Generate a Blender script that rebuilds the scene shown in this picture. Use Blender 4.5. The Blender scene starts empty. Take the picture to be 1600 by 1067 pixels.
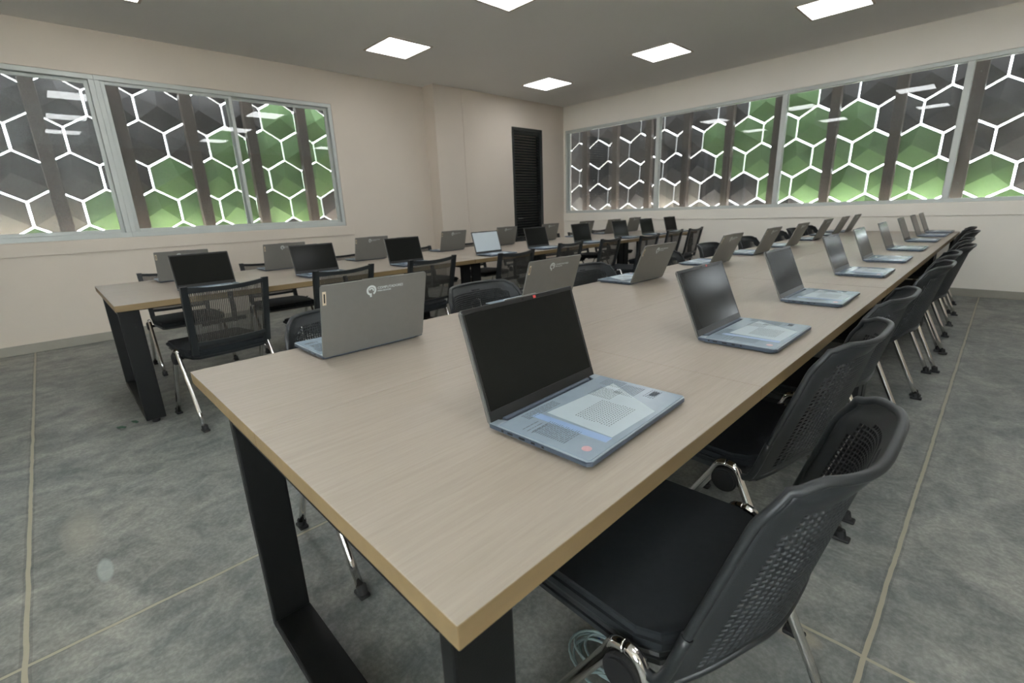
import bpy, bmesh, math, random
from mathutils import Vector, Matrix, noise
random.seed(7)
PI = math.pi
scn = bpy.context.scene
COL = scn.collection

# ------------------------------------------------------------------ camera, world, exposure
cam_d = bpy.data.cameras.new('camera'); cam = bpy.data.objects.new('camera', cam_d); COL.objects.link(cam)
scn.camera = cam
cam_d.sensor_width = 36.0; cam_d.lens = 732.3 / 1600 * 36; cam_d.clip_start = 0.02; cam_d.clip_end = 200
Rr = (0.69987271, 0.71325038, -0.03810617); Rd = (0.16783743, -0.21607696, -0.96184269); Rf = (-0.69426852, 0.6667718, -0.27093648)
cam.matrix_world = Matrix(((Rr[0], -Rd[0], -Rf[0], 0.3422), (Rr[1], -Rd[1], -Rf[1], -0.2290), (Rr[2], -Rd[2], -Rf[2], 1.1826), (0, 0, 0, 1)))
cam_d.dof.use_dof = True; cam_d.dof.focus_distance = 1.25; cam_d.dof.aperture_fstop = 5.0
world = bpy.data.worlds.new('overcast_sky'); scn.world = world; world.use_nodes = True
wn = world.node_tree.nodes; wl_ = world.node_tree.links
bg = wn['Background']; bg.inputs['Color'].default_value = (0.90, 0.96, 1.0, 1); bg.inputs['Strength'].default_value = 21.0
SUN = bpy.data.lights.new('sun', 'SUN'); SUN.energy = 180.0; SUN.angle = 0.01; SUN.color = (1, .98, .95)
so = bpy.data.objects.new('sun', SUN); COL.objects.link(so); so.rotation_euler = (math.radians(27), 0, math.radians(218))
LAMP = 9.0
scn.view_settings.view_transform = 'Standard'; scn.view_settings.look = 'None'
scn.view_settings.exposure = 0.48; scn.view_settings.gamma = 1.0; scn.view_settings.use_curve_mapping = False
scn.cycles.max_bounces = 10; scn.cycles.diffuse_bounces = 6; scn.cycles.transparent_max_bounces = 16
scn.cycles.caustics_reflective = False; scn.cycles.caustics_refractive = False; scn.cycles.sample_clamp_indirect = 6.0
scn.cycles.use_denoising = True

# ------------------------------------------------------------------ materials
def srgb(r, g, b):
    f = lambda c: c / 12.92 if c <= .04045 else ((c + .055) / 1.055) ** 2.4
    return (f(r / 255), f(g / 255), f(b / 255), 1)
def mat(name, col, rough=.5, metal=0, spec=.5, vary=0.0, scale=8.0, bump=0.0, bscale=200, coat=0, stretch=None):
    m = bpy.data.materials.new(name); m.use_nodes = True
    nt = m.node_tree; p = nt.nodes['Principled BSDF']
    p.inputs['Base Color'].default_value = col; p.inputs['Roughness'].default_value = rough
    p.inputs['Metallic'].default_value = metal; p.inputs['Specular IOR Level'].default_value = spec
    p.inputs['Coat Weight'].default_value = coat
    tc = nt.nodes.new('ShaderNodeTexCoord'); mp = nt.nodes.new('ShaderNodeMapping'); nt.links.new(tc.outputs['Object'], mp.inputs[0])
    if stretch: mp.inputs['Scale'].default_value = stretch
    if vary:
        n = nt.nodes.new('ShaderNodeTexNoise'); n.inputs['Scale'].default_value = scale; n.inputs['Detail'].default_value = 6
        nt.links.new(mp.outputs[0], n.inputs['Vector'])
        r = nt.nodes.new('ShaderNodeValToRGB'); r.color_ramp.elements[0].position = .3; r.color_ramp.elements[1].position = .7
        r.color_ramp.elements[0].color = tuple(c * (1 - vary) for c in col[:3]) + (1,)
        r.color_ramp.elements[1].color = tuple(min(1, c * (1 + vary)) for c in col[:3]) + (1,)
        nt.links.new(n.outputs['Fac'], r.inputs[0]); nt.links.new(r.outputs[0], p.inputs['Base Color'])
    if bump:
        n2 = nt.nodes.new('ShaderNodeTexNoise'); n2.inputs['Scale'].default_value = bscale; n2.inputs['Detail'].default_value = 3
        nt.links.new(mp.outputs[0], n2.inputs['Vector'])
        b = nt.nodes.new('ShaderNodeBump'); b.inputs['Strength'].default_value = bump; b.inputs['Distance'].default_value = .002
        nt.links.new(n2.outputs['Fac'], b.inputs['Height']); nt.links.new(b.outputs[0], p.inputs['Normal'])
    return m
M = {}
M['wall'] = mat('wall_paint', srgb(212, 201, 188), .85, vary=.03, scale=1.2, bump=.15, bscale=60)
M['wall_back'] = mat('wall_paint_lit', srgb(238, 232, 222), .85, vary=.03, scale=1.2, bump=.15, bscale=60)  # same wall paint, lightened in place of stronger light on the end wall
M['ceiling'] = mat('ceiling_paint', srgb(240, 239, 236), .9, vary=.015, scale=.8)
M['base'] = mat('baseboard_tile', srgb(150, 146, 135), .6, vary=.05, scale=6)
M['alu'] = mat('window_aluminium', srgb(196, 200, 196), .45, metal=.1, vary=.04, scale=5)
M['dark_alu'] = mat('louvre_black', srgb(34, 37, 36), .42, vary=.1, scale=9)
M['steel_black'] = mat('black_powder_coat', srgb(11, 12, 12), .5, spec=.3, vary=.12, scale=14, bump=.1, bscale=300)
M['edge'] = mat('table_edge_band', srgb(128, 108, 76), .5, vary=.10, scale=30, stretch=(1, .15, 1))
M['chrome'] = mat('chrome', (.75, .74, .72, 1), .10, metal=1)
M['shell'] = mat('black_plastic', srgb(35, 38, 40), .45, vary=.06, scale=20, bump=.12, bscale=500)
M['pad'] = mat('black_fabric', srgb(29, 33, 36), .8, spec=.3, vary=.12, scale=60, bump=.3, bscale=900)
M['frame_black'] = mat('black_frame', srgb(30, 33, 35), .42, vary=.08, scale=20)
M['rubber'] = mat('black_rubber', srgb(22, 22, 23), .6, vary=.1, scale=30)
M['lap_grey'] = mat('laptop_grey', srgb(120, 119, 115), .42, metal=.35, vary=.02, scale=40)
M['lap_deck'] = mat('laptop_deck', srgb(150, 162, 172), .4, metal=.25, vary=.02, scale=40)
M['lap_edge'] = mat('laptop_side', srgb(84, 94, 108), .4, metal=.4, vary=.03, scale=40)
M['bezel'] = mat('screen_bezel', srgb(30, 30, 30), .35, vary=.05, scale=30)
M['screen'] = mat('dark_screen', srgb(30, 30, 28), .16, spec=.07, vary=.04, scale=3)
M['screen_reflection'] = mat('painted_screen_reflection', srgb(190, 200, 206), .3, vary=.03, scale=3)  # daylight reflection painted as an even pale colour
M['port'] = mat('port_black', srgb(16, 16, 18), .5, vary=.1, scale=50)
M['film'] = mat('pale_blue_film', srgb(146, 161, 174), .25, spec=.6, vary=.07, scale=14)
M['page'] = mat('white_page', srgb(182, 196, 203), .4, vary=.02, scale=20)
M['blue_band'] = mat('blue_band', srgb(140, 166, 204), .35, vary=.05, scale=20)
M['ink'] = mat('grey_ink', srgb(84, 92, 100), .6, vary=.2, scale=200)
M['red'] = mat('red_sticker', srgb(214, 70, 66), .45, vary=.05, scale=60)
M['red_pale'] = mat('pale_red_print', srgb(190, 150, 156), .45, vary=.1, scale=90)
M['white_logo'] = mat('pale_logo', srgb(196, 202, 202), .5, vary=.03, scale=60)
M['tan'] = mat('badge_tan', srgb(205, 190, 165), .5, vary=.05, scale=60)
M['cable'] = mat('grey_cable', srgb(126, 146, 146), .5, vary=.06, scale=40)
M['green_plug'] = mat('green_plug', srgb(40, 120, 90), .4, vary=.1, scale=40)
M['blue_plug'] = mat('blue_plug', srgb(40, 74, 150), .4, vary=.1, scale=40)
M['scrap'] = mat('green_scrap', srgb(46, 92, 70), .6, vary=.2, scale=90)
M['hex_dark'] = mat('facade_charcoal', srgb(57, 55, 57), .55, vary=.12, scale=5)
M['hex_green'] = mat('facade_green', srgb(95, 126, 82), .5, vary=.08, scale=4)
M['hex_grey'] = mat('facade_charcoal_sunlit', srgb(118, 114, 110), .55, vary=.08, scale=4)  # dark panels painted lighter to stand in for sunlight on them
M['post'] = mat('brown_post', srgb(66, 58, 54), .6, vary=.2, scale=12, stretch=(1, 1, .3))
M['paving'] = mat('outdoor_paving', srgb(226, 224, 218), .9, vary=.08, scale=2)

def make_wood():
    m = mat('pale_wood_laminate', srgb(206, 197, 184), .42, bump=0)
    nt = m.node_tree; p = nt.nodes['Principled BSDF']
    tc = nt.nodes['Texture Coordinate']; mp = nt.nodes['Mapping']
    mp.inputs['Scale'].default_value = (1, .045, 1)
    n = nt.nodes.new('ShaderNodeTexNoise'); n.inputs['Scale'].default_value = 130; n.inputs['Detail'].default_value = 8; n.inputs['Distortion'].default_value = .6
    n2 = nt.nodes.new('ShaderNodeTexNoise'); n2.inputs['Scale'].default_value = 420; n2.inputs['Detail'].default_value = 3
    nt.links.new(mp.outputs[0], n.inputs['Vector']); nt.links.new(mp.outputs[0], n2.inputs['Vector'])
    mx = nt.nodes.new('ShaderNodeMath'); mx.operation = 'MULTIPLY_ADD'; mx.inputs[1].default_value = .45
    nt.links.new(n2.outputs['Fac'], mx.inputs[0]); nt.links.new(n.outputs['Fac'], mx.inputs[2])
    r = nt.nodes.new('ShaderNodeValToRGB'); r.color_ramp.elements[0].position = .5; r.color_ramp.elements[1].position = .95
    r.color_ramp.elements[0].color = srgb(157, 147, 134); r.color_ramp.elements[1].color = srgb(167, 157, 145)
    nt.links.new(mx.outputs[0], r.inputs[0]); nt.links.new(r.outputs[0], p.inputs['Base Color'])
    return m
M['wood'] = make_wood()

def make_floor():
    m = bpy.data.materials.new('polished_concrete'); m.use_nodes = True
    nt = m.node_tree; p = nt.nodes['Principled BSDF']; L = nt.links
    tc = nt.nodes.new('ShaderNodeTexCoord')
    def noise_(scale, detail, dist=0, stretch=None):
        mp = nt.nodes.new('ShaderNodeMapping'); L.new(tc.outputs['Object'], mp.inputs[0])
        if stretch: mp.inputs['Scale'].default_value = stretch
        n = nt.nodes.new('ShaderNodeTexNoise'); n.inputs['Scale'].default_value = scale; n.inputs['Detail'].default_value = detail; n.inputs['Distortion'].default_value = dist
        n.inputs['Roughness'].default_value = .62
        L.new(mp.outputs[0], n.inputs['Vector']); return n.outputs['Fac']
    def ramp(fac, stops):
        r = nt.nodes.new('ShaderNodeValToRGB'); e = r.color_ramp.elements
        e[0].position, e[0].color = stops[0]; e[1].position, e[1].color = stops[1]
        for s in stops[2:]:
            k = e.new(s[0]); k.color = s[1]
        L.new(fac, r.inputs[0]); return r.outputs[0]
    def mix(kind, fac, a, b):
        x = nt.nodes.new('ShaderNodeMix'); x.data_type = 'RGBA'; x.blend_type = kind
        if isinstance(fac, float): x.inputs[0].default_value = fac
        else: L.new(fac, x.inputs[0])
        for s, v in ((6, a), (7, b)):
            if isinstance(v, tuple): x.inputs[s].default_value = v
            else: L.new(v, x.inputs[s])
        return x.outputs[2]
    def mth(op, *a):
        x = nt.nodes.new('ShaderNodeMath'); x.operation = op
        for i, v in enumerate(a):
            if isinstance(v, (int, float)): x.inputs[i].default_value = v
            else: L.new(v, x.inputs[i])
        return x.outputs[0]
    c1 = ramp(noise_(2.2, 9, 1.6, (1.4, .8, 1)), [(.36, srgb(90, 97, 97)), (.64, srgb(180, 180, 173)), (.5, srgb(134, 138, 136))])
    c2 = ramp(noise_(9, 8, 1.2), [(.38, srgb(78, 84, 84)), (.66, srgb(178, 177, 168))])
    c3 = ramp(noise_(.9, 3, .8), [(.3, srgb(150, 148, 138)), (.7, srgb(118, 128, 128))])
    c4 = ramp(noise_(70, 4), [(.42, (.25, .25, .25, 1)), (.62, (1, 1, 1, 1))])
    c = mix('MIX', .42, c1, c2); c = mix('MIX', .3, c, c3); c = mix('MULTIPLY', .32, c, c4)
    sp = nt.nodes.new('ShaderNodeSeparateXYZ'); L.new(tc.outputs['Object'], sp.inputs[0])
    X, Y = sp.outputs[0], sp.outputs[1]
    wob = mth('MULTIPLY', mth('SUBTRACT', noise_(6, 2), .5), .010)
    Xw, Yw = mth('ADD', X, wob), mth('ADD', Y, wob)
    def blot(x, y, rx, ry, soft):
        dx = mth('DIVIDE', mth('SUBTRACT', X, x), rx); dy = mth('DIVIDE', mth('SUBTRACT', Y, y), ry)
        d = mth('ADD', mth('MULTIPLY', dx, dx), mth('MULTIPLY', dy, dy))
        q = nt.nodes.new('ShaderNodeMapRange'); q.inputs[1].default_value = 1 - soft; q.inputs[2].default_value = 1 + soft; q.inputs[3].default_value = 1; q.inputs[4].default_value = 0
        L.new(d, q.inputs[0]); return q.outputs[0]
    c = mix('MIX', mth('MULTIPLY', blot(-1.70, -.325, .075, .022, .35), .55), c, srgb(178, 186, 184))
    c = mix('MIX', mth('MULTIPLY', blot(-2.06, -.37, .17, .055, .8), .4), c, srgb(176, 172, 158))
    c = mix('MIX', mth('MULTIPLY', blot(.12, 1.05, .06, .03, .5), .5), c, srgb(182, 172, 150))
    def line(v, at, w):
        return mth('LESS_THAN', mth('ABSOLUTE', mth('SUBTRACT', v, at)), w)
    gx = mth('MULTIPLY', line(Yw, 1.0899, .0055), mth('GREATER_THAN', X, .05))
    allj = mth('MAXIMUM', mth('MAXIMUM', line(Xw, .272, .0062), line(Xw, -1.3716, .006)), mth('MAXIMUM', line(Yw, -.5236, .0065), gx))
    halo = mth('MAXIMUM', mth('MAXIMUM', line(Xw, .272, .013), line(Xw, -1.3716, .010)), line(Yw, -.5236, .014))
    c = mix('MULTIPLY', mth('MULTIPLY', halo, .35), c, (.35, .35, .35, 1))
    c = mix('MIX', mth('MULTIPLY', allj, .85), c, srgb(176, 168, 146))
    L.new(c, p.inputs['Base Color'])
    rr = nt.nodes.new('ShaderNodeMapRange'); rr.inputs[3].default_value = .34; rr.inputs[4].default_value = .6; L.new(noise_(5, 5), rr.inputs[0]); L.new(rr.outputs[0], p.inputs['Roughness'])
    b = nt.nodes.new('ShaderNodeBump'); b.inputs['Strength'].default_value = .12; b.inputs['Distance'].default_value = .003; L.new(noise_(40, 5), b.inputs['Height']); L.new(b.outputs[0], p.inputs['Normal'])
    return m
M['floor'] = make_floor()

def make_glass(name, dust):
    m = bpy.data.materials.new(name); m.use_nodes = True; nt = m.node_tree; L = nt.links
    nt.nodes.remove(nt.nodes['Principled BSDF']); out = nt.nodes['Material Output']
    tr = nt.nodes.new('ShaderNodeBsdfTransparent'); tr.inputs[0].default_value = (.97, .985, .98, 1)
    gl = nt.nodes.new('ShaderNodeBsdfGlossy'); gl.inputs['Roughness'].default_value = .0
    fr = nt.nodes.new('ShaderNodeFresnel'); fr.inputs['IOR'].default_value = 1.5
    mx = nt.nodes.new('ShaderNodeMixShader'); L.new(fr.outputs[0], mx.inputs[0]); L.new(tr.outputs[0], mx.inputs[1]); L.new(gl.outputs[0], mx.inputs[2])
    last = mx.outputs[0]
    if dust:
        df = nt.nodes.new('ShaderNodeBsdfDiffuse'); df.inputs[0].default_value = (.75, .8, .82, 1)
        tc = nt.nodes.new('ShaderNodeTexCoord'); n = nt.nodes.new('ShaderNodeTexNoise'); n.inputs['Scale'].default_value = 5; n.inputs['Detail'].default_value = 8; n.inputs['Roughness'].default_value = .7
        L.new(tc.outputs['Object'], n.inputs['Vector'])
        r = nt.nodes.new('ShaderNodeMapRange'); r.inputs[1].default_value = .35; r.inputs[2].default_value = .75; r.inputs[3].default_value = dust * .3; r.inputs[4].default_value = dust; L.new(n.outputs['Fac'], r.inputs[0])
        m2 = nt.nodes.new('ShaderNodeMixShader'); L.new(r.outputs[0], m2.inputs[0]); L.new(last, m2.inputs[1]); L.new(df.outputs[0], m2.inputs[2]); last = m2.outputs[0]
    L.new(last, out.inputs[0]); return m
M['glass'] = make_glass('clear_glass', .04)
M['glass_dusty'] = make_glass('dusty_glass', .16)

def make_mesh_fabric():
    m = bpy.data.materials.new('chair_mesh_fabric'); m.use_nodes = True; nt = m.node_tree; L = nt.links
    p = nt.nodes['Principled BSDF']; p.inputs['Base Color'].default_value = srgb(66, 64, 60); p.inputs['Roughness'].default_value = .7
    tr = nt.nodes.new('ShaderNodeBsdfTransparent'); mx = nt.nodes.new('ShaderNodeMixShader')
    tc = nt.nodes.new('ShaderNodeTexCoord'); wv = nt.nodes.new('ShaderNodeTexWave'); wv.bands_direction = 'Y'; wv.inputs['Scale'].default_value = 32
    L.new(tc.outputs['Object'], wv.inputs['Vector'])
    r = nt.nodes.new('ShaderNodeMapRange'); r.inputs[3].default_value = .5; r.inputs[4].default_value = .95; L.new(wv.outputs['Fac'], r.inputs[0])
    L.new(r.outputs[0], mx.inputs[0]); L.new(tr.outputs[0], mx.inputs[1]); L.new(p.outputs[0], mx.inputs[2])
    L.new(mx.outputs[0], nt.nodes['Material Output'].inputs[0]); return m
M['mesh'] = make_mesh_fabric()

def make_emit():
    m = bpy.data.materials.new('lit_diffuser'); m.use_nodes = True; nt = m.node_tree
    p = nt.nodes['Principled BSDF']; p.inputs['Base Color'].default_value = (.9, .9, .9, 1)
    p.inputs['Emission Color'].default_value = (.975, .99, 1.0, 1); p.inputs['Emission Strength'].default_value = LAMP
    return m
M['lit'] = make_emit()

# ------------------------------------------------------------------ mesh helpers
class MB:
    def __init__(s): s.bm = bmesh.new()
    def add(s, vs, fs, smooth=False):
        v = [s.bm.verts.new(p) for p in vs]
        for f in fs:
            try:
                q = s.bm.faces.new([v[i] for i in f]); q.smooth = smooth
            except ValueError: pass
        return s
    def box(s, a, b, bev=0, seg=2, mtx=None):
        t = bmesh.new(); bmesh.ops.create_cube(t, size=1)
        for v in t.verts:
            v.co = Vector([(a[i] + b[i]) / 2 + v.co[i] * (b[i] - a[i]) for i in range(3)])
        if bev: bmesh.ops.bevel(t, geom=list(t.edges), offset=bev, segments=seg, affect='EDGES', profile=.5)
        return s.merge(t, mtx)
    def merge(s, t, mtx=None, smooth=None):
        if mtx: t.transform(mtx)
        m = bpy.data.meshes.new('tmp'); t.to_mesh(m); t.free()
        n0 = len(s.bm.faces)
        s.bm.from_mesh(m); bpy.data.meshes.remove(m)
        if smooth is not None:
            s.bm.faces.ensure_lookup_table()
            for f in s.bm.faces[n0:]: f.smooth = smooth
        return s
    def tube(s, pts, r, n=10, closed=False, cap=True):
        pts = [Vector(p) for p in pts]; rings = []; N = len(pts)
        up = None
        for i, p in enumerate(pts):
            if closed: d = (pts[(i + 1) % N] - pts[i - 1]).normalized()
            else: d = (pts[min(i + 1, N - 1)] - pts[max(i - 1, 0)]).normalized()
            if up is None: up = d.orthogonal().normalized()
            else: up = (up - d * up.dot(d)).normalized()
            side = d.cross(up); rr = r[i] if isinstance(r, (list, tuple)) else r
            rings.append([s.bm.verts.new(p + (up * math.cos(2 * PI * k / n) + side * math.sin(2 * PI * k / n)) * rr) for k in range(n)])
        for i in range(N if closed else N - 1):
            a, b = rings[i], rings[(i + 1) % N]
            for k in range(n):
                f = s.bm.faces.new((a[k], a[(k + 1) % n], b[(k + 1) % n], b[k])); f.smooth = True
        if cap and not closed:
            s.bm.faces.new(list(reversed(rings[0]))); s.bm.faces.new(rings[-1])
        return s
    def cyl(s, c, axis, r, h, n=24, bev=0):
        t = bmesh.new(); bmesh.ops.create_cone(t, cap_ends=True, segments=n, radius1=r, radius2=r, depth=h)
        if bev: bmesh.ops.bevel(t, geom=[e for e in t.edges if len(e.link_faces) == 2 and e.calc_face_angle(0) > 1], offset=bev, segments=2, affect='EDGES')
        q = Vector((0, 0, 1)).rotation_difference(Vector(axis)).to_matrix().to_4x4()
        return s.merge(t, Matrix.Translation(c) @ q)
    def prism(s, outline, z0, z1, bev=0, seg=2):
        t = bmesh.new(); n = len(outline)
        a = [t.verts.new((x, y, z0)) for x, y in outline]; b = [t.verts.new((x, y, z1)) for x, y in outline]
        t.faces.new(list(reversed(a))); t.faces.new(b)
        for i in range(n): t.faces.new((a[i], a[(i + 1) % n], b[(i + 1) % n], b[i]))
        if bev:
            es = [e for e in t.edges if abs(e.verts[0].co.z - e.verts[1].co.z) < 1e-6]
            bmesh.ops.bevel(t, geom=es, offset=bev, segments=seg, affect='EDGES')
        return s.merge(t)
    def build(s, name, m, parent=None, label=None):
        bmesh.ops.recalc_face_normals(s.bm, faces=list(s.bm.faces))
        me = bpy.data.meshes.new(name); s.bm.to_mesh(me); s.bm.free()
        ms = m if isinstance(m, (list, tuple)) else [m]
        for x in ms: me.materials.append(M[x])
        o = bpy.data.objects.new(name, me); COL.objects.link(o)
        if parent: o.parent = parent
        if label: o['label'] = label
        return o
def tag(o, label, cat, group=None, kind=None):
    o['label'] = label; o['category'] = cat
    if group: o['group'] = group
    if kind: o['kind'] = kind
    return o
def thing(name, label, cat, loc=(0, 0, 0), rz=0, group=None, kind=None):
    o = bpy.data.objects.new(name, None); COL.objects.link(o); o.location = loc; o.rotation_euler = (0, 0, rz)
    o.empty_display_size = .1
    return tag(o, label, cat, group, kind)
def kids(o): return [c for c in bpy.data.objects if c.parent == o]
CH = {}
def dup(o, parent=None):
    c = o.copy(); COL.objects.link(c)
    if parent: c.parent = parent
    if o.name not in CH: CH[o.name] = kids(o)
    for k in CH[o.name]: dup(k, c)
    return c
def child(o, base):
    for c in bpy.data.objects:
        if c.parent == o and c.name.split('.')[0] == base: return c
def rrect(x0, y0, x1, y1, r, n=5):
    pts = []
    for cx, cy, a0 in ((x1 - r, y1 - r, 0), (x0 + r, y1 - r, 90), (x0 + r, y0 + r, 180), (x1 - r, y0 + r, 270)):
        for k in range(n + 1):
            a = math.radians(a0 + 90 * k / n); pts.append((cx + r * math.cos(a), cy + r * math.sin(a)))
    return pts
def bez(pts, n=8):
    """Catmull-Rom through points"""
    P = [Vector(p) for p in pts]; P = [P[0] * 2 - P[1]] + P + [P[-1] * 2 - P[-2]]; out = []
    for i in range(1, len(P) - 2):
        for k in range(n):
            t = k / n; a, b, c, d = P[i - 1:i + 3]
            out.append(.5 * ((2 * b) + (c - a) * t + (2 * a - 5 * b + 4 * c - d) * t * t + (3 * b - a - 3 * c + d) * t ** 3))
    out.append(P[-2]); return out

# ------------------------------------------------------------------ room shell
WL, WP, YB, YP, H = -6.174, -5.901, 7.36, 4.356, 3.012
XR, YN = 2.7, -3.7
SLX, SLY = WL - .18, YB + .18
def struct(o, label, cat): return tag(o, label, cat, kind='structure')
struct(MB().box((SLX, YN - .18, -.15), (XR + .18, SLY, 0)).build('floor', 'floor'), 'grey mottled polished concrete floor with sandy joint lines', 'floor')
struct(MB().box((SLX, YN - .18, H), (XR + .18, SLY, H + .15)).build('ceiling', 'ceiling'), 'flat pale grey plaster ceiling with flush square lights', 'ceiling')
LY0, LY1, LZ0, LZ1 = -2.72, 2.876, 1.053, 2.616
w = MB().box((SLX, YN, 0), (WL, SLY, LZ0)).box((SLX, YN, LZ1), (WL, SLY, H)).box((SLX, LY1, LZ0), (WL, SLY, LZ1)).box((SLX, YN, LZ0), (WL, LY0, LZ1))
struct(w.build('wall_left', 'wall'), 'beige painted wall with the wide sliding window band', 'wall')
DY0, DY1, DZ = 5.956, 6.735, 2.56
w = MB().box((WL, YP, 0), (WP - .006, 4.89, H)).box((WL, 4.89, 0), (WP, DY0, H)).box((WL, DY1, 0), (WP, YB, H)).box((WL, DY0, DZ), (WP, DY1, H)).box((WL, DY0, 0), (WP - .09, DY1, DZ))
struct(w.build('wall_alcove', 'wall'), 'projecting beige wall section around the black louvred door', 'wall')
BX0, BX1, BZ0, BZ1 = -5.858, 2.2, 1.069, 2.588
w = MB().box((SLX, YB, 0), (XR, SLY, BZ0)).box((SLX, YB, BZ1), (XR, SLY, H)).box((SLX, YB, BZ0), (BX0, SLY, BZ1)).box((BX1, YB, BZ0), (XR, SLY, BZ1))
struct(w.build('wall_back', 'wall_back'), 'beige end wall, tone lightened for its light, under the long window band', 'wall')
RY0, RY1, RZ0, RZ1 = -3.5, -1.7, .9, 2.85
w = MB().box((XR, YN, 0), (XR + .18, SLY, RZ0)).box((XR, YN, RZ1), (XR + .18, SLY, H)).box((XR, YN, RZ0), (XR + .18, RY0, RZ1)).box((XR, RY1, RZ0), (XR + .18, SLY, RZ1))
struct(w.build('wall_right', 'wall'), 'beige side wall with an added window letting in daylight', 'wall')
FX0, FX1 = .85, 2.5
w = MB().box((SLX, YN - .18, 0), (FX0, YN, H)).box((FX1, YN - .18, 0), (XR + .18, YN, H)).box((FX0, YN - .18, 0), (FX1, YN, RZ0)).box((FX0, YN - .18, RZ1), (FX1, YN, H))
struct(w.build('wall_front', 'wall'), 'beige wall behind the viewpoint with one added window for daylight', 'wall')
struct(MB().box((WL, YN, 0), (WL + .014, YP, .09), .003).build('baseboard_left', 'base'), 'grey tile baseboard along the beige window wall', 'baseboard')
struct(MB().box((WP, YB - .014, 0), (XR, YB, .09), .003).build('baseboard_back', 'base'), 'grey tile baseboard along the end wall', 'baseboard')
struct(MB().box((WP, YP, 0), (WP + .012, DY0, .09), .003).build('baseboard_alcove', 'base'), 'grey tile baseboard along the projecting wall section', 'baseboard')
struct(MB().box((WL, YN, LZ0 - .13), (WL + .012, LY1 + .1, LZ0 - .005), .004).build('trim_1', 'wall'), 'shallow beige plaster band under the sliding windows', 'trim')
struct(MB().box((WP, YB - .012, BZ0 - .15), (XR, YB, BZ0 - .005), .004).build('trim_2', 'wall_back'), 'shallow plaster band under the long window band', 'trim')

# windows -----------------------------------------------------------------
def window_left(name, label, y0, y1, mid, glass_mat):
    t = thing(name, label, 'window', (WL - .06, (y0 + y1) / 2, LZ0), kind='structure')
    yc = (y0 + y1) / 2; a, b, hh = y0 - yc, y1 - yc, LZ1 - LZ0; fw = .045
    f = MB()
    f.box((-.05, a, 0), (.05, b, .05), .004).box((-.05, a, hh - .045), (.05, b, hh), .004)
    f.box((-.05, a, .05), (.05, a + fw, hh - .045), .004).box((-.05, b - fw, .05), (.05, b, hh - .045), .004)
    f.build('window_frame', 'alu', t)
    m = mid - yc
    for (p, q, xo) in ((a + fw, m + .03, .016), (m - .03, b - fw, -.016)):
        s = MB()
        z0, z1 = .05, hh - .045
        s.box((xo - .012, p, z0), (xo + .012, p + .035, z1), .003).box((xo - .012, q - .035, z0), (xo + .012, q, z1), .003)
        s.box((xo - .012, p + .035, z0), (xo + .012, q - .035, z0 + .035), .003).box((xo - .012, p + .035, z1 - .03), (xo + .012, q - .035, z1), .003)
        so_ = s.build('sash', 'alu', t)
        MB().box((xo - .003, p + .03, z0 + .03), (xo + .003, q - .03, z1 - .025)).build('glass_pane', glass_mat, so_)
    return t
window_left('window_1', 'sliding window of two panes ending near the wall corner', .465, LY1, 1.66, 'glass')
window_left('window_2', 'dusty sliding window cut by the photo edge', LY0, .465, -1.12, 'glass_dusty')
def window_back():
    t = thing('window_3', 'long aluminium window band of four visible panes in the end wall', 'window', ((BX0 + BX1) / 2, YB + .06, BZ0), kind='structure')
    xc = (BX0 + BX1) / 2; hh = BZ1 - BZ0; a, b = BX0 - xc, BX1 - xc
    f = MB().box((a, -.05, 0), (b, .05, .045), .004).box((a, -.05, hh - .045), (b, .05, hh), .004)
    f.box((a, -.05, .045), (a + .045, .05, hh - .045), .004).box((b - .045, -.05, .045), (b, .05, hh - .045), .004)
    f.build('window_frame', 'alu', t)
    ms = [-3.917, -2.036, -.204, 1.63]
    for x in ms: MB().box((x - xc - .032, -.045, .045), (x - xc + .032, .045, hh - .045), .006).build('mullion', 'alu', t)
    xs = [BX0 + .045] + ms + [BX1 - .045]
    for i in range(len(xs) - 1):
        MB().box((xs[i] - xc - .01, -.003, .03), (xs[i + 1] - xc + .01, .003, hh - .03)).build('glass_pane', 'glass', t)
window_back()

def added_window_right():  # opening added out of view to bring daylight onto the walls
    t = thing('added_window_side', 'added unseen window lending daylight through the side wall', 'window', (XR + .06, (RY0 + RY1) / 2, RZ0), kind='structure')
    a = (RY1 - RY0) / 2; hh = RZ1 - RZ0
    f = MB().box((-.05, -a, 0), (.05, a, .05), .004).box((-.05, -a, hh - .05), (.05, a, hh), .004)
    f.build('window_frame', 'alu', t)
    ys = [-a + 2 * a * k / 2 for k in range(3)]
    for y in ys: MB().box((-.045, max(y - .03, -a), .05), (.045, min(y + .03, a), hh - .05), .005).build('mullion', 'alu', t)
    for k in range(2): MB().box((-.003, ys[k] + .02, .03), (.003, ys[k + 1] - .02, hh - .03)).build('glass_pane', 'glass', t)
added_window_right()
def added_window_front():  # second added opening, unseen, for daylight from behind
    t = thing('added_window_rear', 'added unseen two-pane window behind the viewpoint for daylight', 'window', ((FX0 + FX1) / 2, YN - .06, RZ0), kind='structure')
    a = (FX1 - FX0) / 2; hh = RZ1 - RZ0
    f = MB().box((-a, -.05, 0), (a, .05, .05), .004).box((-a, -.05, hh - .05), (a, .05, hh), .004)
    f.box((-a, -.05, .05), (-a + .05, .05, hh - .05), .004).box((a - .05, -.05, .05), (a, .05, hh - .05), .004)
    f.build('window_frame', 'alu', t)
    MB().box((-.03, -.045, .05), (.03, .045, hh - .05), .005).build('mullion', 'alu', t)
    for p, q in ((-a + .04, -.02), (.02, a - .04)): MB().box((p, -.003, .03), (q, .003, hh - .03)).build('glass_pane', 'glass', t)
added_window_front()

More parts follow.
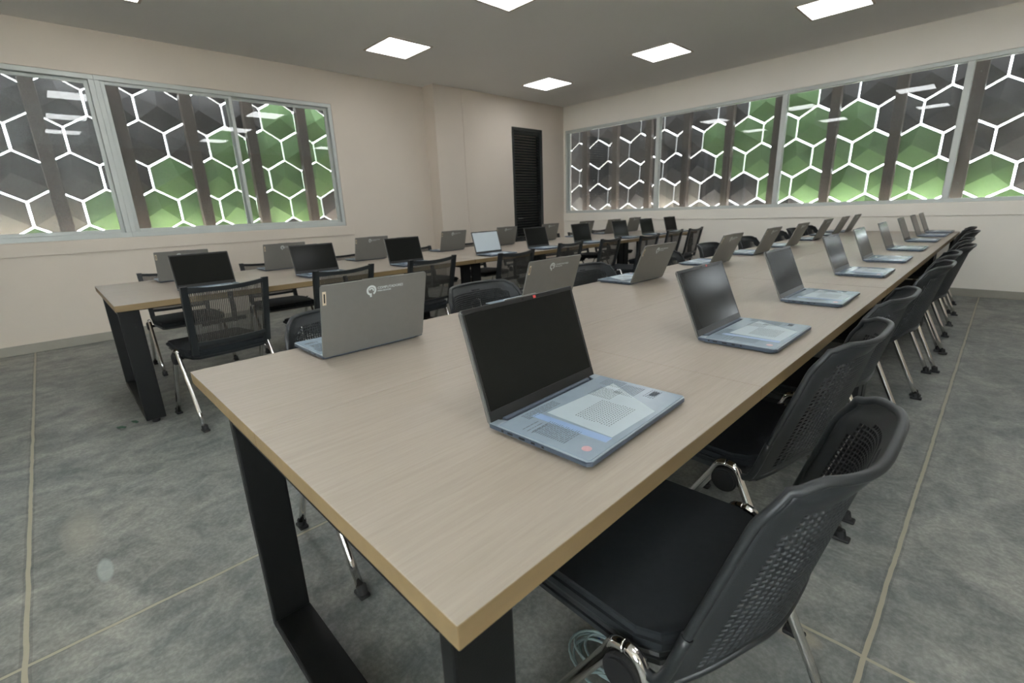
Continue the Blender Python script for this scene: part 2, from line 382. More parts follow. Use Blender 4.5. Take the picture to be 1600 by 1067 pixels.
# louvred door ---------------------------------------------------------------
d = thing('door_1', 'black louvred metal door in the projecting wall section', 'door', (WP - .045, (DY0 + DY1) / 2, 0), kind='structure')
hw = (DY1 - DY0) / 2
f = MB().box((-.045, -hw, 0), (.055, -hw + .05, DZ), .004).box((-.045, hw - .07, 0), (.055, hw, DZ), .004).box((-.045, -hw + .05, DZ - .06), (.055, hw - .07, DZ), .004)
f.build('door_frame', 'dark_alu', d)
f = MB().box((-.02, -hw + .05, 0), (.03, hw - .07, .12), .003).box((-.02, -hw + .05, .58), (.03, hw - .07, .68), .003).box((-.02, -hw + .05, DZ - .1), (.03, hw - .07, DZ - .06), .003)
leaf = f.build('door_leaf', 'dark_alu', d)
s = MB()
for z in [.13 + .047 * k for k in range(50)]:
    if .54 < z < .68 or z > DZ - .12: continue
    s.add([(-.025, -hw + .05, z + .045), (-.025, hw - .07, z + .045), (.028, hw - .07, z + .008), (.028, -hw + .05, z + .008),
           (-.025, -hw + .05, z + .040), (-.025, hw - .07, z + .040), (.028, hw - .07, z + .003), (.028, -hw + .05, z + .003)],
          [(0, 1, 2, 3), (7, 6, 5, 4), (3, 2, 6, 7), (0, 4, 5, 1), (0, 3, 7, 4), (1, 5, 6, 2)])
s.build('louvre_slats', 'dark_alu', d)
h = MB().cyl((.05, -hw + .075, 1.02), (1, 0, 0), .012, .05).tube([(.075, -hw + .075, 1.02), (.08, -hw + .12, 1.02), (.08, -hw + .19, 1.02)], .009)
h.build('door_handle', 'chrome', d)

# ceiling lights -------------------------------------------------------------
def panel_light():
    t = thing('ceiling_light', '', 'ceiling light')
    f = MB(); a, b = .285, .262
    f.box((-a, -a, -.008), (a, -b, 0)).box((-a, b, -.008), (a, a, 0)).box((-a, -b, -.008), (-b, b, 0)).box((b, -b, -.008), (a, b, 0))
    f.build('light_frame', 'wall', t)
    MB().box((-b, -b, -.006), (b, b, -.001)).build('diffuser', 'lit', t)
    return t
LIGHTS = [(-4.87, 3.15, 'large square ceiling panel light close to the sliding windows'),
          (-4.93, 5.80, 'square ceiling panel light in front of the louvred door'),
          (-3.05, 5.84, 'middle square ceiling panel light before the end wall windows'),
          (-1.20, 5.87, 'square ceiling panel light cut by the top edge above the end wall'),
          (-4.90, .52, 'sliver of a ceiling panel light above the dusty window'),
          (-3.05, .52, 'ceiling panel light over the space between the tables at their start'),
          (-3.05, 3.15, 'ceiling panel light over the middle of the rear table'),
          (-1.20, .52, 'ceiling panel light over the start of the front table'),
          (-1.20, 3.15, 'ceiling panel light over the middle of the front table'),
          (.62, .52, 'ceiling panel light over the aisle beside the first chair'),
          (.62, 3.15, 'ceiling panel light over the aisle halfway down'),
          (.62, 5.87, 'ceiling panel light over the aisle by the end wall')]
proto = panel_light()
for i, (x, y, lb) in enumerate(LIGHTS):
    o = proto if i == 0 else dup(proto)
    o.location = (x, y, H); o['label'] = lb; o['group'] = 'flush ceiling panel lights'

# hexagon facade -----------------------------------------------------------------
def facade(name, label, wv, zA, pitch, off, axis, plane, urange, colour, posts, zlo, zhi, seen):
    """hex panels in a vertical plane; axis 'y' plane x=const facing +x, axis 'x' plane y=const facing -y"""
    u0 = (urange[0] + urange[1]) / 2
    base = (plane, u0, 0) if axis == 'y' else (u0, plane, 0)
    t = thing(name, label, 'facade screen', base)
    R = wv / math.sqrt(3); gap = .020; rr = R - gap / math.sqrt(3)
    inw = 1 if axis == 'y' else -1
    def P(u, z, dpt):   # dpt towards the room
        return (dpt * inw, u - u0, z) if axis == 'y' else (u - u0, dpt * inw, z)
    rest = MB()
    for row in range(-4, 7):
        zc = zA - row * pitch
        for k in range(-40, 40):
            uc = off + (k + .5) * wv + (wv / 2 if row % 2 else 0)
            if not (urange[0] <= uc <= urange[1] and zlo <= zc <= zhi): continue
            vs = []
            # folded panel with deep side flanges and an off-centre peak
            for dd in (0, -.085):
                for j in range(6):
                    a = math.radians(60 * j + 30)
                    vs.append(P(uc + rr * math.cos(a), zc + rr * math.sin(a), dd + (.018 if j % 2 else 0)))
                vs.append(P(uc + .05 * math.cos(row * 2.1 + k + 1), zc + .03, dd + .055))
            fs = []
            for j in range(6):
                q = (j + 1) % 6
                fs += [(j, q, 6), (7 + q, 7 + j, 13), (j, 7 + j, 7 + q, q)]
            if -1 <= row <= 4 and seen[0] < uc < seen[1]: MB().add(vs, fs).build('hexagonal_panel', 'hex_' + colour(row, uc), t)
            else: rest.add(vs, fs)
    rest.build('outer_panels', 'hex_dark', t)['kind'] = 'stuff'  # unseen panels, extended up and sideways to hold back sun and sky
    for u in posts:
        if axis == 'y': MB().box((.06, u - u0 - .06, 0.0), (.16, u - u0 + .06, 3.6), .006).build('post', 'post', t)
        else: MB().box((u - u0 - .058, -.16, 0.0), (u - u0 + .058, -.06, 3.6), .006).build('post', 'post', t)
    return t
def near(v, lst, tol=.12): return any(abs(v - x) < tol for x in lst)
def col_left(row, u):
    g = {0: (2.35, 2.78, 3.2), 1: (1.68, 2.12, 2.555, 2.99), 2: (1.04, 1.476, 1.91, 2.35, 2.78, 3.2), 3: (.376, .81, 1.246, 1.68, 2.12, 2.555), 4: (-.27, .17, .606, 1.04, 1.476, 1.91)}
    if row in g and near(u, g[row]): return 'green'
    if row >= 3 and u < .1: return 'grey'
    return 'dark'
def col_back(row, u):
    g = {0: (-2.43, -1.97), 1: (-3.1, -2.645, -2.18, -1.728, -1.27), 2: (-2.87, -2.4, -1.95, -1.49, -1.03, -.57),
         3: (-2.15, -1.7, -1.24, -.79, -.35, .1), 4: (-1.49, -1.03, -.57, -.139, .33)}
    if row in g and near(u, g[row]): return 'green'
    if row == 3 and near(u, (-3.53, -3.99)): return 'grey'
    if row == 4 and u < -3.0: return 'grey'
    return 'dark'
facade('facade_screen', 'hexagon panel screen in charcoal and green outside the sliding windows', .435, 2.435, .372, .388, 'y', WL - .5, (-2.6, 7.7), col_left,
       [-2.64 + .655 * k for k in range(11)], .8, 4.2, (-.75, 3.4))
facade('facade_screen', 'hexagon panel screen in charcoal and green outside the end wall windows', .4586, 2.54, .3985, .09, 'x', 7.833, (-6.62, 2.35), col_back,
       [-.13 - .688 * k for k in range(10)] + [.558, 1.246, 1.934], .8, 4.2, (-6.2, .8))
tag(MB().box((-30, -30, -.35), (30, 30, -.2)).build('ground', 'paving'), 'pale paving outside the building', 'ground', kind='structure')

# ------------------------------------------------------------------ tables
def meeting_table(label, x0, x1, y0, y1, legs, seam, grp):
    xc, yc = (x0 + x1) / 2, (y0 + y1) / 2
    t = thing('meeting_table', label, 'table', (xc, yc, 0), group=grp)
    T, th = .75, .036
    xs = x0 + (x1 - x0) * (.465)
    parts = [(x0, xs, y0, y1)]
    if seam: parts += [(xs, x1, y0, seam), (xs, x1, seam, y1)]
    else: parts += [(xs, x1, y0, y1)]
    g = .0008
    for a, b, c, e in parts:
        core = MB().box((a - xc + g, c - yc + g, T - th), (b - xc - g, e - yc - g, T - .0015), .0008, 1).build('tabletop_board', 'edge', t)
        MB().box((a - xc + g, c - yc + g, T - .0015), (b - xc - g, e - yc - g, T), .0006, 1).build('laminate_surface', 'wood', core)
    la, lb, li = legs
    for ys in (y0 + .012, y1 - .112):
        f = MB(); p, q = ys - yc, ys + .1 - yc; zt, zb = T - th - .001, .03
        f.box((la - xc, p, zb), (la + .03 - xc, q, zt), .004, 2).box((lb - .03 - xc, p, zb), (lb - xc, q, zt), .004, 2)
        f.box((la + .03 - xc, p, zb), (lb - .03 - xc, q, zb + .03), .004, 2).box((la + .03 - xc, p, zt - .03), (lb - .03 - xc, q, zt), .004, 2)
        fr = f.build('leg_frame', 'steel_black', t)
        for fx in (la + .05 - xc, lb - .05 - xc):
            MB().cyl((fx, (p + q) / 2, .015), (0, 0, 1), .022, .028, 20, .003).build('levelling_foot', 'rubber', fr)
    MB().box((la + .2 - xc, y0 + .11 - yc, T - th - .041), (la + .24 - xc, y1 - .11 - yc, T - th - .001), .003).build('support_rail', 'steel_black', t)
    MB().box((lb - .24 - xc, y0 + .11 - yc, T - th - .041), (lb - .2 - xc, y1 - .11 - yc, T - th - .001), .003).build('support_rail', 'steel_black', t)
    return t
YT = [(0.0, 2.615), (2.619, 5.20), (5.204, 7.19)]
pos = ['open-end section', 'middle section', 'end wall section']
for i, (a, b) in enumerate(YT):
    meeting_table(f'pale wood table on black frames, {pos[i]} of the aisle row', -1.3, 0, a, b, (-.975, -.03, 0), .927 if i == 0 else None, 'tables of the aisle row')
    meeting_table(f'pale wood table on black frames, {pos[i]} of the window row', -4.335, -3.035, a - .03, b - .03, (-4.05, -3.10, 0), None, 'tables of the window row')

# ------------------------------------------------------------------ laptops
def text_mesh(mb, txt, size, mtx, depth=.0002):
    c = bpy.data.curves.new('t', 'FONT'); c.body = txt; c.size = size; c.extrude = depth; c.align_x = 'LEFT'; c.align_y = 'CENTER'; c.resolution_u = 2
    o = bpy.data.objects.new('t', c); COL.objects.link(o)
    me = bpy.data.meshes.new_from_object(o.evaluated_get(bpy.context.evaluated_depsgraph_get()))
    t = bmesh.new(); t.from_mesh(me); mb.merge(t, mtx)
    bpy.data.objects.remove(o); bpy.data.curves.remove(c); bpy.data.meshes.remove(me)
def make_laptop():
    root = thing('laptop', '', 'laptop')
    W, D = .1795, .236
    # base: tapered underside with a hinge notch at the rear
    o = [(.0, -W), (.0, -W + .022), (.021, -W + .03), (.021, W - .03), (.0, W - .022), (.0, W), (D - .008, W), (D, W - .008), (D, -W + .008), (D - .008, -W)]
    b = MB().prism(o, .006, .0155, .0015).prism(rrect(.012, -W + .008, D - .014, W - .008, .012), .0015, .0065)
    for x in (.03, D - .035):
        for y in (-W + .04, W - .04): b.cyl((x, y, .001), (0, 0, 1), .007, .002, 12)
    base = b.build('base', 'lap_edge', root)
    MB().prism(o, .0155, .0172, .0006, 1).build('deck', 'lap_deck', base)
    p = MB()
    for x, l in ((.035, .006), (.055, .014), (.085, .015), (.112, .010), (.135, .006)): p.box((x - l / 2, -W - .0004, .0085), (x + l / 2, -W + .004, .0128), .0006, 1)
    for x, l in ((.06, .014), (.10, .018)): p.box((x - l / 2, W - .004, .0085), (x + l / 2, W + .0004, .0128), .0006, 1)
    p.build('side_ports', 'port', base)
    MB().cyl((.006, 0, .0125), (0, 1, 0), .0062, .29, 16).build('hinge', 'lap_edge', base)
    # lid in its own frame: origin at hinge, z up the panel, +x the screen side
    lid = MB().prism([(x, y) for x, y in rrect(-.232, -W, .0, W, .007)], -.0065, -.0005, .0015)
    t = lid.bm; t.transform(Matrix(((0, 0, 1, 0), (0, 1, 0, 0), (-1, 0, 0, 0), (0, 0, 0, 1))))
    lid.box((-.0045, -.05, .232), (-.0008, .05, .2345), .0008, 1)
    lo = lid.build('lid', 'lap_grey', root); lo.location = (.0025, 0, .0115); lo.rotation_euler = (0, math.radians(-16), 0)
    f = MB(); x0, x1 = -.0005, .0014; a = W - .0025
    f.box((x0, -a, .003), (x1, a, .026), .0005, 1).box((x0, -a, .222), (x1, a, .2315), .0005, 1).box((x0, -a, .026), (x1, -a + .006, .222), .0005, 1).box((x0, a - .006, .026), (x1, a, .222), .0005, 1)
    f.build('screen_bezel', 'bezel', lo)
    MB().box((x0, -a + .006, .026), (.0008, a - .006, .222)).build('screen', 'screen', lo)
    MB().cyl((.0017, -.0, .227), (1, 0, 0), .0025, .0008, 12).build('webcam', 'port', lo)
    # emblem: open ring with a hooked tail and two short lines of lettering; viewed from behind, right is -y
    e = MB(); xb = -.0068; R2 = .0165; cy, cz = .020, .196
    def arc(r0, r1, a0, a1, n=28):
        vs, fs = [], []
        for dx in (0, -.0004):
            for k in range(n + 1):
                an = math.radians(a0 + (a1 - a0) * k / n)
                for r in (r0, r1): vs.append((xb + .0003 + dx, cy - r * math.cos(an), cz + r * math.sin(an)))
        m_ = 2 * (n + 1)
        for k in range(n):
            i = 2 * k; fs += [(i, i + 1, i + 3, i + 2), (m_ + i, m_ + i + 2, m_ + i + 3, m_ + i + 1), (i, i + 2, m_ + i + 2, m_ + i), (i + 1, m_ + i + 1, m_ + i + 3, i + 3)]
        e.add(vs, fs)
    arc(.0105, R2, -60, 255); arc(.004, .0085, -20, 170)
    e.box((xb - .0001, cy - .001, cz - .0215), (xb + .0003, cy + .005, cz - .0095))
    mt = lambda z, y: Matrix.Translation((xb, y, z)) @ Matrix(((0, 0, -1, 0), (-1, 0, 0, 0), (0, 1, 0, 0), (0, 0, 0, 1)))
    text_mesh(e, 'COMPUTADORES', .0115, mt(.2005, -.0005)); text_mesh(e, 'PARA EDUCAR', .0072, mt(.191, -.0005))
    e.build('lid_emblem', 'white_logo', lo, 'pale round emblem with lettering')
    g = MB().box((-.0070, W - .016, .172), (-.0064, W - .005, .214), .0003, 1).build('corner_badge', 'tan', lo, 'small tan upright badge')
    MB().box((-.0073, W - .0125, .179), (-.0069, W - .0085, .207)).build('badge_mark', 'port', g)
    return root
LAP = make_laptop()
def make_stickers(lap_):
    lo = child(lap_, 'lid')
    MB().box((.0012, .034, .2235), (.0018, .043, .2295), .0002, 1).build('red_sticker', 'red', lo, 'tiny red sticker beside the webcam')
def make_sheet():
    t = thing('printed_sheet', '', 'sheet')
    W = .176
    body = MB().prism(rrect(.022, -W, .232, W, .004), 0, .0008).build('film', 'film', t)
    MB().add([(.058, -.073, .0010), (.075, .149, .0010), (.222, .066, .0010), (.216, -.083, .0010)], [(0, 1, 2, 3)]).add([(.058, -.073, .0008), (.075, .149, .0008), (.222, .066, .0008), (.216, -.083, .0008)], [(3, 2, 1, 0)]).build('white_page', 'page', t)
    b = MB().box((.045, -.106, .0008), (.218, -.085, .0011)).build('blue_band', 'blue_band', t)
    rnd = random.Random(3)
    def dash(x, y0, y1, hgt): k.box((x, y0, .0009), (x + hgt, y1, .00125))
    for blk in ((.07, .10, -.16, -.115, 0), (.09, .165, -.155, -.10, 1), (.065, .12, .06, .115, 1), (.05, .10, .13, .168, 1), (.105, .15, .10, .16, 1), (.11, .19, -.05, .05, 2), (.03, .05, -.12, -.02, 1), (.165, .19, .12, .165, 2)):
        xa, xb_, ya, yb_, kind = blk; k = MB()
        x = xa
        while x < xb_:
            if kind == 2:
                y = ya + rnd.random() * .004
                while y < yb_: dash(x, y, y + .004, .0016); y += .0078
                x += .0055
            else:
                y = ya
                while y < yb_:
                    l = .004 + rnd.random() * .012; dash(x, y, min(y + l, yb_), .0013); y += l + .0025
                x += .0048 if kind else .011
        k.build('lettering', 'ink', t)
    bc = MB()
    for yy in range(12): bc.box((.172, .135 + yy * .0022, .0009), (.186, .136 + yy * .0022, .00125))
    bc.build('barcode', 'ink', t)
    MB().cyl((.205, -.145, .0010), (0, 0, 1), .009, .0005, 20).build('red_seal', 'red_pale', t)
    return t
SHEET = make_sheet()
ORD = ['first', 'second', 'third', 'fourth', 'fifth', 'sixth', 'seventh', 'eighth', 'ninth']
R1 = [(-.328, .522, 2.0, 18, 1.035), (-.286, 1.378, 0, 23, .98), (-.284, 2.165, 0, 23, .95), (-.286, 3.11, -.5, 23, .95), (-.288, 3.865, 0, 22, .95), (-.288, 4.735, 0, 22, .95), (-.284, 5.655, 0, 22, .95), (-.275, 6.38, 0, 22, .95), (-.268, 6.98, 0, 22, .95)]
L1 = [(-1.072, .495, 0, 14, 1.02), (-1.07, 1.35, 0, 18, .96), (-1.062, 2.225, -1, 22, .96), (-1.04, 3.18, 0, 23, .95), (-1.03, 3.985, 0, 23, .95), (-1.02, 4.735, 0, 23, .95), (-1.02, 5.6, 0, 23, .95), (-1.02, 6.35, 0, 23, .95), (-1.02, 6.97, 0, 23, .95)]
R2 = [(-3.37, .50, 2, 16), (-3.40, 1.27, 2, 16), (-3.34, 2.05, 0, 15), (-3.30, 3.00, 0, 17), (-3.30, 3.75, 0, 16), (-3.30, 4.57, 0, 15), (-3.31, 5.45, 0, 15), (-3.31, 6.15, 0, 15), (-3.31, 6.86, 0, 15)]
L2 = [(-4.05, .50, 0, 15), (-4.04, 1.25, 0, 15), (-4.03, 2.07, 0, 15), (-4.05, 3.10, 0, 15), (-4.04, 3.92, 0, 15), (-4.04, 4.74, 0, 15), (-4.04, 5.55, 0, 17), (-4.04, 6.25, 0, 19), (-4.04, 6.88, 0, 15)]
first = True
def place_laptop(x, y, rz, tilt, label, group, sheet_label, pale=False, k=1.0):
    global first
    o = dup(LAP) if not first else LAP
    if first:
        kids_all = kids(LAP); CH[LAP.name] = kids_all
    first = False
    o.location = (x, y, .7502); o.rotation_euler = (0, 0, rz); o['label'] = label; o['group'] = group
    o.scale = (k, k, k)
    l = child(o, 'lid'); l.rotation_euler = (0, math.radians(-tilt), 0)
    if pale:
        s = child(l, 'screen'); s.data = s.data.copy(); s.data.materials[0] = M['screen_reflection']; s['label'] = 'screen with a daylight reflection painted pale'
    if sheet_label:
        q = SHEET if not SHEET['label'] else dup(SHEET)
        q.scale = (k, k, k); q.location = (x, y, .7502 + .01735 * k); q.rotation_euler = (0, 0, rz); q['label'] = sheet_label; q['group'] = 'printed sheets on laptop keyboards'
    return o
# warm the copy cache while names are still plain
for o_ in [LAP, SHEET] + [c for c in bpy.data.objects if c.parent]: CH.setdefault(o_.name, kids(o_))
for i, (x, y, r, a, k) in enumerate(R1):
    place_laptop(x, y, math.radians(r), a, f'open silver laptop facing the aisle, {ORD[i]} from the open end of the aisle row', 'laptops facing the aisle',
                 f'pale blue printed sheet over the keyboard of the {ORD[i]} laptop facing the aisle', k=k)
for i, (x, y, r, a, k) in enumerate(L1):
    place_laptop(x, y, PI + math.radians(r), a, f'grey laptop showing its lid emblem, {ORD[i]} from the open end of the aisle row', 'laptops with backs to the aisle',
                 f'printed sheet on the keyboard of the {ORD[i]} laptop turned away from the aisle', k=k)
for i, (x, y, r, a) in enumerate(R2):
    lb = f'dark-screened laptop facing the room, {ORD[i]} from the open end of the window row'
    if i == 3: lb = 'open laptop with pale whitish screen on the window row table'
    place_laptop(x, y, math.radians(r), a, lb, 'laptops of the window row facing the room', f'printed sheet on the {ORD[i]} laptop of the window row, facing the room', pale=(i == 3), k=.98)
for i, (x, y, r, a) in enumerate(L2):
    place_laptop(x, y, PI + math.radians(r), a, f'laptop turned to the sliding windows, {ORD[i]} from the open end, window row', 'laptops facing the sliding windows',
                 f'printed sheet on the {ORD[i]} laptop turned to the sliding windows', k=.97)
for o in list(bpy.data.objects):
    if o.get('group') == 'laptops facing the aisle' and (' first ' in o['label'] or ' second ' in o['label']): make_stickers(o)

# ------------------------------------------------------------------ chairs
def legs(t, hy, xr, xf, rf):
    """chrome tube legs arching over a round joint cover on each side; feet are sub-parts"""
    for sgn in (-1, 1):
        y0, yf = sgn * hy, sgn * (hy + .004)
        ap = Vector((0, y0, .452))
        for xe, nx in ((xr, .03), (xf, -.03)):
            q0, q1 = Vector((nx * 1.35, y0, .408)), Vector((xe, yf, .012))
            pts = bez([ap, (nx * .8, y0, .443), q0], 5)[:-1] + [q0.lerp(q1, k / 4) for k in range(5)]
            lg = MB().tube(pts, .0125, 12).build('leg', 'chrome', t)
            f = MB().box((xe - .028, yf - .017, 0), (xe + .026, yf + .017, .014), .005).cyl((xe - .004, yf, .022), ((ap.x - xe) * .3, 0, .3), .0165, .03, 14)
            f.build('foot', 'rubber', lg)
        MB().cyl((0, y0 + sgn * .006, .405), (0, 1, 0), .036, .032, 28, .005).build('joint_cover', 'rubber', t)
    MB().tube([(0, -hy, .40), (0, hy, .40)], .011, 10).build('cross_tube', 'chrome', t)
    MB().tube([(xf * .62, -.20, .398), (xf * .62, .20, .398)], .010, 10).build('cross_tube', 'chrome', t)

def sstep(a, b, x):
    t = max(0., min(1., (x - a) / (b - a))); return t * t * (3 - 2 * t)
def shell_pt(u, v):
    """backrest surface: u across -1..1, v bottom..top 0..1"""
    au = abs(u)
    zt = .834 - .006 * au ** 2 - .016 * sstep(.86, 1, au)
    zb = .495 - .065 * sstep(.55, 1., au)
    z = zb + (zt - zb) * v
    y = u * (.270 - .056 * max(0, (z - .43) / .38) ** 1.3) * (1 - .05 * sstep(.9, 1.0, v))
    x = .184 + .235 * (z - .5) - (.108 - .026 * v) * au ** (2.8 + 1.6 * v) + .014 * sstep(.84, 1.0, v) + .006 * sstep(.88, 1, au)
    return Vector((x, y, z))
def shell_chair():
    t = thing('stacking_chair', '', 'chair')
    # perforated backrest: regular cells with real round holes, then given thickness
    NU, NV = 48, 36
    us = [-1 + 2 * i / NU for i in range(NU + 1)]; vs = [j / NV for j in range(NV + 1)]
    bm = bmesh.new()
    V = [[bm.verts.new(shell_pt(u, v)) for v in vs] for u in us]
    mid = {}
    def mv(u, v):
        k = (round(u, 5), round(v, 5))
        if k not in mid: mid[k] = bm.verts.new(shell_pt(u, v))
        return mid[k]
    def hole(i, j):
        u, v = (us[i] + us[i + 1]) / 2, (vs[j] + vs[j + 1]) / 2
        lim = .87 - .10 * max(0, (v - .75) / .25)
        return abs(u) < lim and .06 < v < .91 - .05 * abs(u)
    for i in range(NU):
        for j in range(NV):
            a, b, c, d = V[i][j], V[i + 1][j], V[i + 1][j + 1], V[i][j + 1]
            if not hole(i, j):
                bm.faces.new((a, b, c, d)); continue
            uc, vc = (us[i] + us[i + 1]) / 2, (vs[j] + vs[j + 1]) / 2; du, dv = (us[1] - us[0]) / 2, (vs[1] - vs[0]) / 2
            inner = []
            for k in range(4):
                an = math.radians(-135 + 90 * k)
                inner.append(bm.verts.new(shell_pt(uc + du * .98 * math.cos(an), vc + dv * .98 * math.sin(an))))
            q = [a, b, c, d]
            for k in range(4): bm.faces.new((q[k], q[(k + 1) % 4], inner[(k + 1) % 4], inner[k]))
    for f in bm.faces: f.smooth = True
    bmesh.ops.recalc_face_normals(bm, faces=list(bm.faces))
    me = bpy.data.meshes.new('b'); bm.to_mesh(me); bm.free()
    tmp = bpy.data.objects.new('b', me); COL.objects.link(tmp)
    md = tmp.modifiers.new('s', 'SOLIDIFY'); md.thickness = .006; md.offset = 0
    me2 = bpy.data.meshes.new_from_object(tmp.evaluated_get(bpy.context.evaluated_depsgraph_get()))
    bpy.data.objects.remove(tmp)
    me2.name = 'backrest'; me2.materials.clear(); me2.materials.append(M['shell'])
    bo = bpy.data.objects.new('backrest', me2); COL.objects.link(bo); bo.parent = t
    # rolled rim round the outline
    out = [shell_pt(-1, v) for v in vs] + [shell_pt(u, 1) for u in us[1:]] + [shell_pt(1, v) for v in reversed(vs[:-1])] + [shell_pt(u, 0) for u in reversed(us[1:-1])]
    MB().tube(out, .0078, 8, closed=True).build('backrest_rim', 'shell', bo)
    # arms that tie the shell to the seat sides
    for sg in (-1, 1):
        ar = MB()
        pts = bez([shell_pt(sg, .30), shell_pt(sg, .05), (.04, sg * .262, .424), (-.04, sg * .246, .422)], 5)
        ar.tube(pts, [.010] * len(pts), 8)
        ar.build('side_arm', 'shell', t)
    o = [(-.375, -.19), (-.36, -.215), (-.30, -.232), (.0, -.243), (.045, -.225), (.075, -.185), (.078, 0), (.075, .185), (.045, .225), (.0, .243), (-.30, .232), (-.36, .215), (-.375, .19)]
    MB().prism(o, .432, .470, .012, 3).build('seat', 'pad', t)
    o2 = [(x * .99, y * 1.015) for x, y in o]
    MB().prism(o2, .405, .436, .010, 3).build('seat_pan', 'shell', t)
    legs(t, .265, .225, -.275, 0)
    return t
def mesh_chair():
    t = thing('mesh_chair', '', 'chair')
    def bp(y, z):   # back plane
        return Vector((.185 + .22 * (z - .45) - .35 * y * y, y, z))
    fr = MB()
    hw = .205
    for sg in (-1, 1):
        pts = [bp(sg * (hw + .012 * sstep(.45, .85, z)), z) for z in [.44 + .045 * k for k in range(10)]]
        for a, b in zip(pts[:-1], pts[1:]): pass
        t2 = bmesh.new(); rings = []
        for p in pts:
            rings.append([t2.verts.new(p + Vector((dx, dy, 0))) for dx, dy in ((-.012, -.017), (.012, -.017), (.012, .017), (-.012, .017))])
        for i in range(len(rings) - 1):
            for k in range(4): t2.faces.new((rings[i][k], rings[i][(k + 1) % 4], rings[i + 1][(k + 1) % 4], rings[i + 1][k]))
        t2.faces.new(rings[0][::-1]); t2.faces.new(rings[-1]); fr.merge(t2)
    def bar(z0, sag, h, dep=.009):
        n = 16; t2 = bmesh.new(); rings = []
        for k in range(n + 1):
            y = -hw + 2 * hw * k / n; z = z0 - sag * (1 - (y / hw) ** 2); p = bp(y, z)
            rings.append([t2.verts.new(p + Vector((dx, 0, dz))) for dx, dz in ((-dep, -h), (dep, -h), (dep, h), (-dep, h))])
        for i in range(n):
            for k in range(4): t2.faces.new((rings[i][k], rings[i][(k + 1) % 4], rings[i + 1][(k + 1) % 4], rings[i + 1][k]))
        t2.faces.new(rings[0][::-1]); t2.faces.new(rings[-1]); fr.merge(t2)
    bar(.828, .014, .012); bar(.505, .006, .011)
    bo = fr.build('back_frame', 'frame_black', t)
    n, m_ = 16, 10; vs, fs = [], []
    for dx in (-.0015, .0015):
        for i in range(n + 1):
            for j in range(m_ + 1):
                y = -hw + 2 * hw * i / n; z = .51 + (.815 - .014 * (1 - (y / hw) ** 2) - .51) * j / m_
                vs.append(bp(y, z) + Vector((dx, 0, 0)))
    K = (n + 1) * (m_ + 1)
    for i in range(n):
        for j in range(m_):
            a = i * (m_ + 1) + j; fs += [(a, a + 1, a + m_ + 2, a + m_ + 1)]
    MB().add(vs[:K], fs, True).build('back_mesh', 'mesh', bo)
    lum = MB()
    lum.box((.175, -.145, .60), (.190, .10, .625), .004).box((.185, .02, .60), (.205, .045, .78), .004)
    lum.build('lumbar_support', 'frame_black', bo)
    o = [(-.31, -.20), (-.29, -.222), (.0, -.235), (.12, -.225), (.165, -.19), (.17, 0), (.165, .19), (.12, .225), (.0, .235), (-.29, .222), (-.31, .20)]
    MB().prism(o, .425, .462, .012, 3).build('seat', 'pad', t)
    MB().prism([(x * .96, y * .98) for x, y in o], .405, .427, .008, 2).build('seat_pan', 'frame_black', t)
    legs(t, .255, .235, -.215, 0)
    return t
SC, MC = shell_chair(), mesh_chair()
for o_ in [SC, MC] + [c for c in bpy.data.objects if c.parent]: CH.setdefault(o_.name, kids(o_))
used = {}
def place_chair(p, x, y, rz, label, group):
    o = dup(p) if p.name in used else p
    used[p.name] = 1
    o.location = (x, y, 0); o.rotation_euler = (0, 0, rz); o['label'] = label; o['group'] = group
    return o
for i, (x, y, r) in enumerate([(.008, .60, 0), (-.105, 1.31, 0), (-.115, 1.98, 0), (-.08, 3.02, 0), (-.09, 3.61, 0), (-.05, 4.20, 0), (-.08, 4.795, 0), (-.085, 5.80, 0), (-.13, 6.41, 0)]):
    place_chair(SC, x, y, math.radians(r), f'black perforated plastic chair with chrome legs, {ORD[i]} along the aisle side', 'plastic chairs along the aisle')
for i, (x, y, r) in enumerate([(-1.19, .53, 0), (-1.2, 1.26, 0), (-1.19, 2.12, 0), (-1.18, 3.04, 0), (-1.19, 3.85, 0), (-1.19, 4.68, 0), (-1.19, 5.615, 0), (-1.19, 6.20, 0), (-1.19, 6.79, 0)]):
    place_chair(SC, x, y, PI + math.radians(r), f'black plastic chair between the rows, {ORD[i]} from the open end, under the aisle row', 'plastic chairs between the rows')
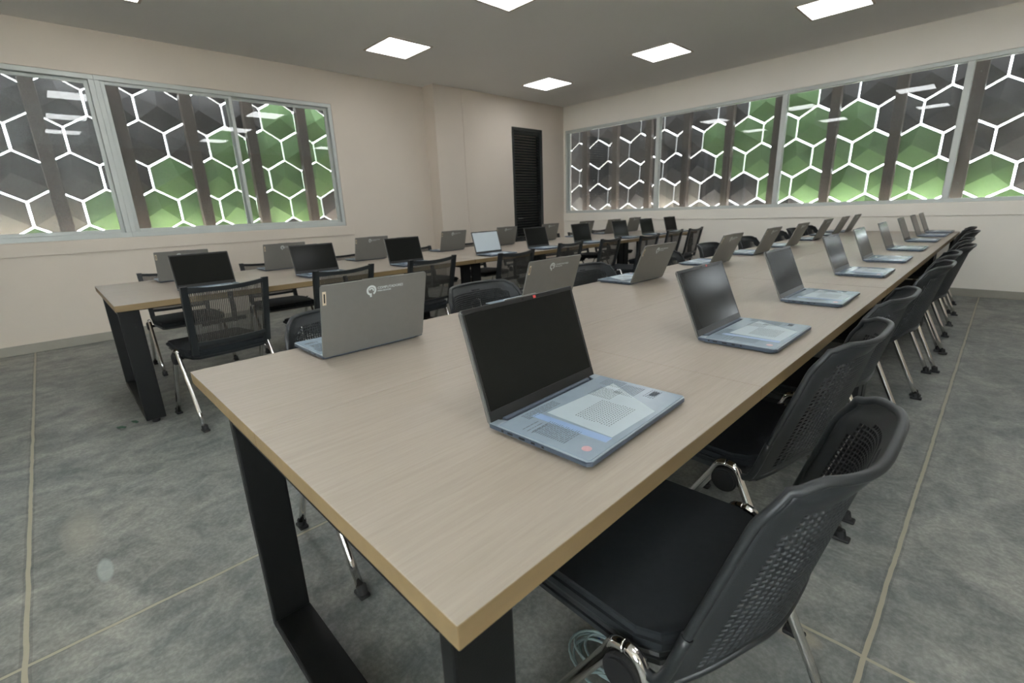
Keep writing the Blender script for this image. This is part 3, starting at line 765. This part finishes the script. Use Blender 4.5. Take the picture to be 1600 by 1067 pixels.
for i, (x, y, r) in enumerate([(-3.0, .44, 7), (-3.03, 1.17, 8), (-3.0, 1.90, 4), (-2.755, 2.58, 6), (-2.98, 3.58, 8), (-2.90, 4.18, 8), (-2.755, 4.76, 4), (-2.90, 5.65, 4), (-2.90, 6.25, 4)]):
    place_chair(MC, x, y, math.radians(r), f'black mesh-back chair with chrome legs, {ORD[i]} on the room side of the window row', 'mesh chairs on the room side')
for i, (x, y, r) in enumerate([(-4.42, .50, 0), (-4.42, 1.28, 0), (-4.42, 2.07, 0), (-4.42, 3.00, 0), (-4.42, 3.85, 0), (-4.42, 4.65, 0), (-4.42, 5.5, 0), (-4.42, 6.2, 0), (-4.42, 6.85, 0)]):
    lo_ = place_chair(MC, x, y, PI + math.radians(r), f'black mesh-back chair behind the window row, {ORD[i]} from the open end', 'mesh chairs on the window side')
    lo_.scale = (1, 1, .93)   # a slightly lower chair

# ------------------------------------------------------------------ small things on the floor
c = thing('network_cable', 'coiled grey network cable with green plug under the first aisle chair', 'cable', (-.19, .60, 0))
pts = []
rnd = random.Random(5)
for k in range(150):
    a = 2 * PI * k / 26; wob = .012 * math.sin(a * .37 + 1)
    pts.append(((.085 + wob) * math.cos(a) - .02 + .012 * math.sin(k * .11), (.055 + wob) * math.sin(a) + .015 * math.sin(k * .07), .006 + .0008 * k * .18 + .004 * (1 + math.sin(a * 1.7))))
pts += [(.08 - .02 * k, .05 + .008 * k, .012) for k in range(5)]
MB().tube(pts, .0036, 8).build('cable_loop', 'cable', c)
MB().box((-.03, .045, .0), (.0, .065, .016), .003).build('green_plug', 'green_plug', c)
MB().box((-.085, .045, .006), (-.07, .06, .022), .003).build('blue_plug', 'blue_plug', c)
for (x, y, r, lb) in ((-3.243, -.065, .3, 'green plastic scrap on the floor close to the table leg'), (-3.205, -.135, .6, 'green plastic scrap on the floor farther from the table leg')):
    s = MB(); o = [(-.03, -.008), (.0, -.013), (.032, -.005), (.028, .008), (-.01, .012)]
    s.prism(o, 0.0, .004, .001, 1)
    q = s.build('plastic_scrap', 'scrap'); q.location = (x, y, .0005); q.rotation_euler = (0, 0, r); tag(q, lb, 'scrap', 'green scraps')
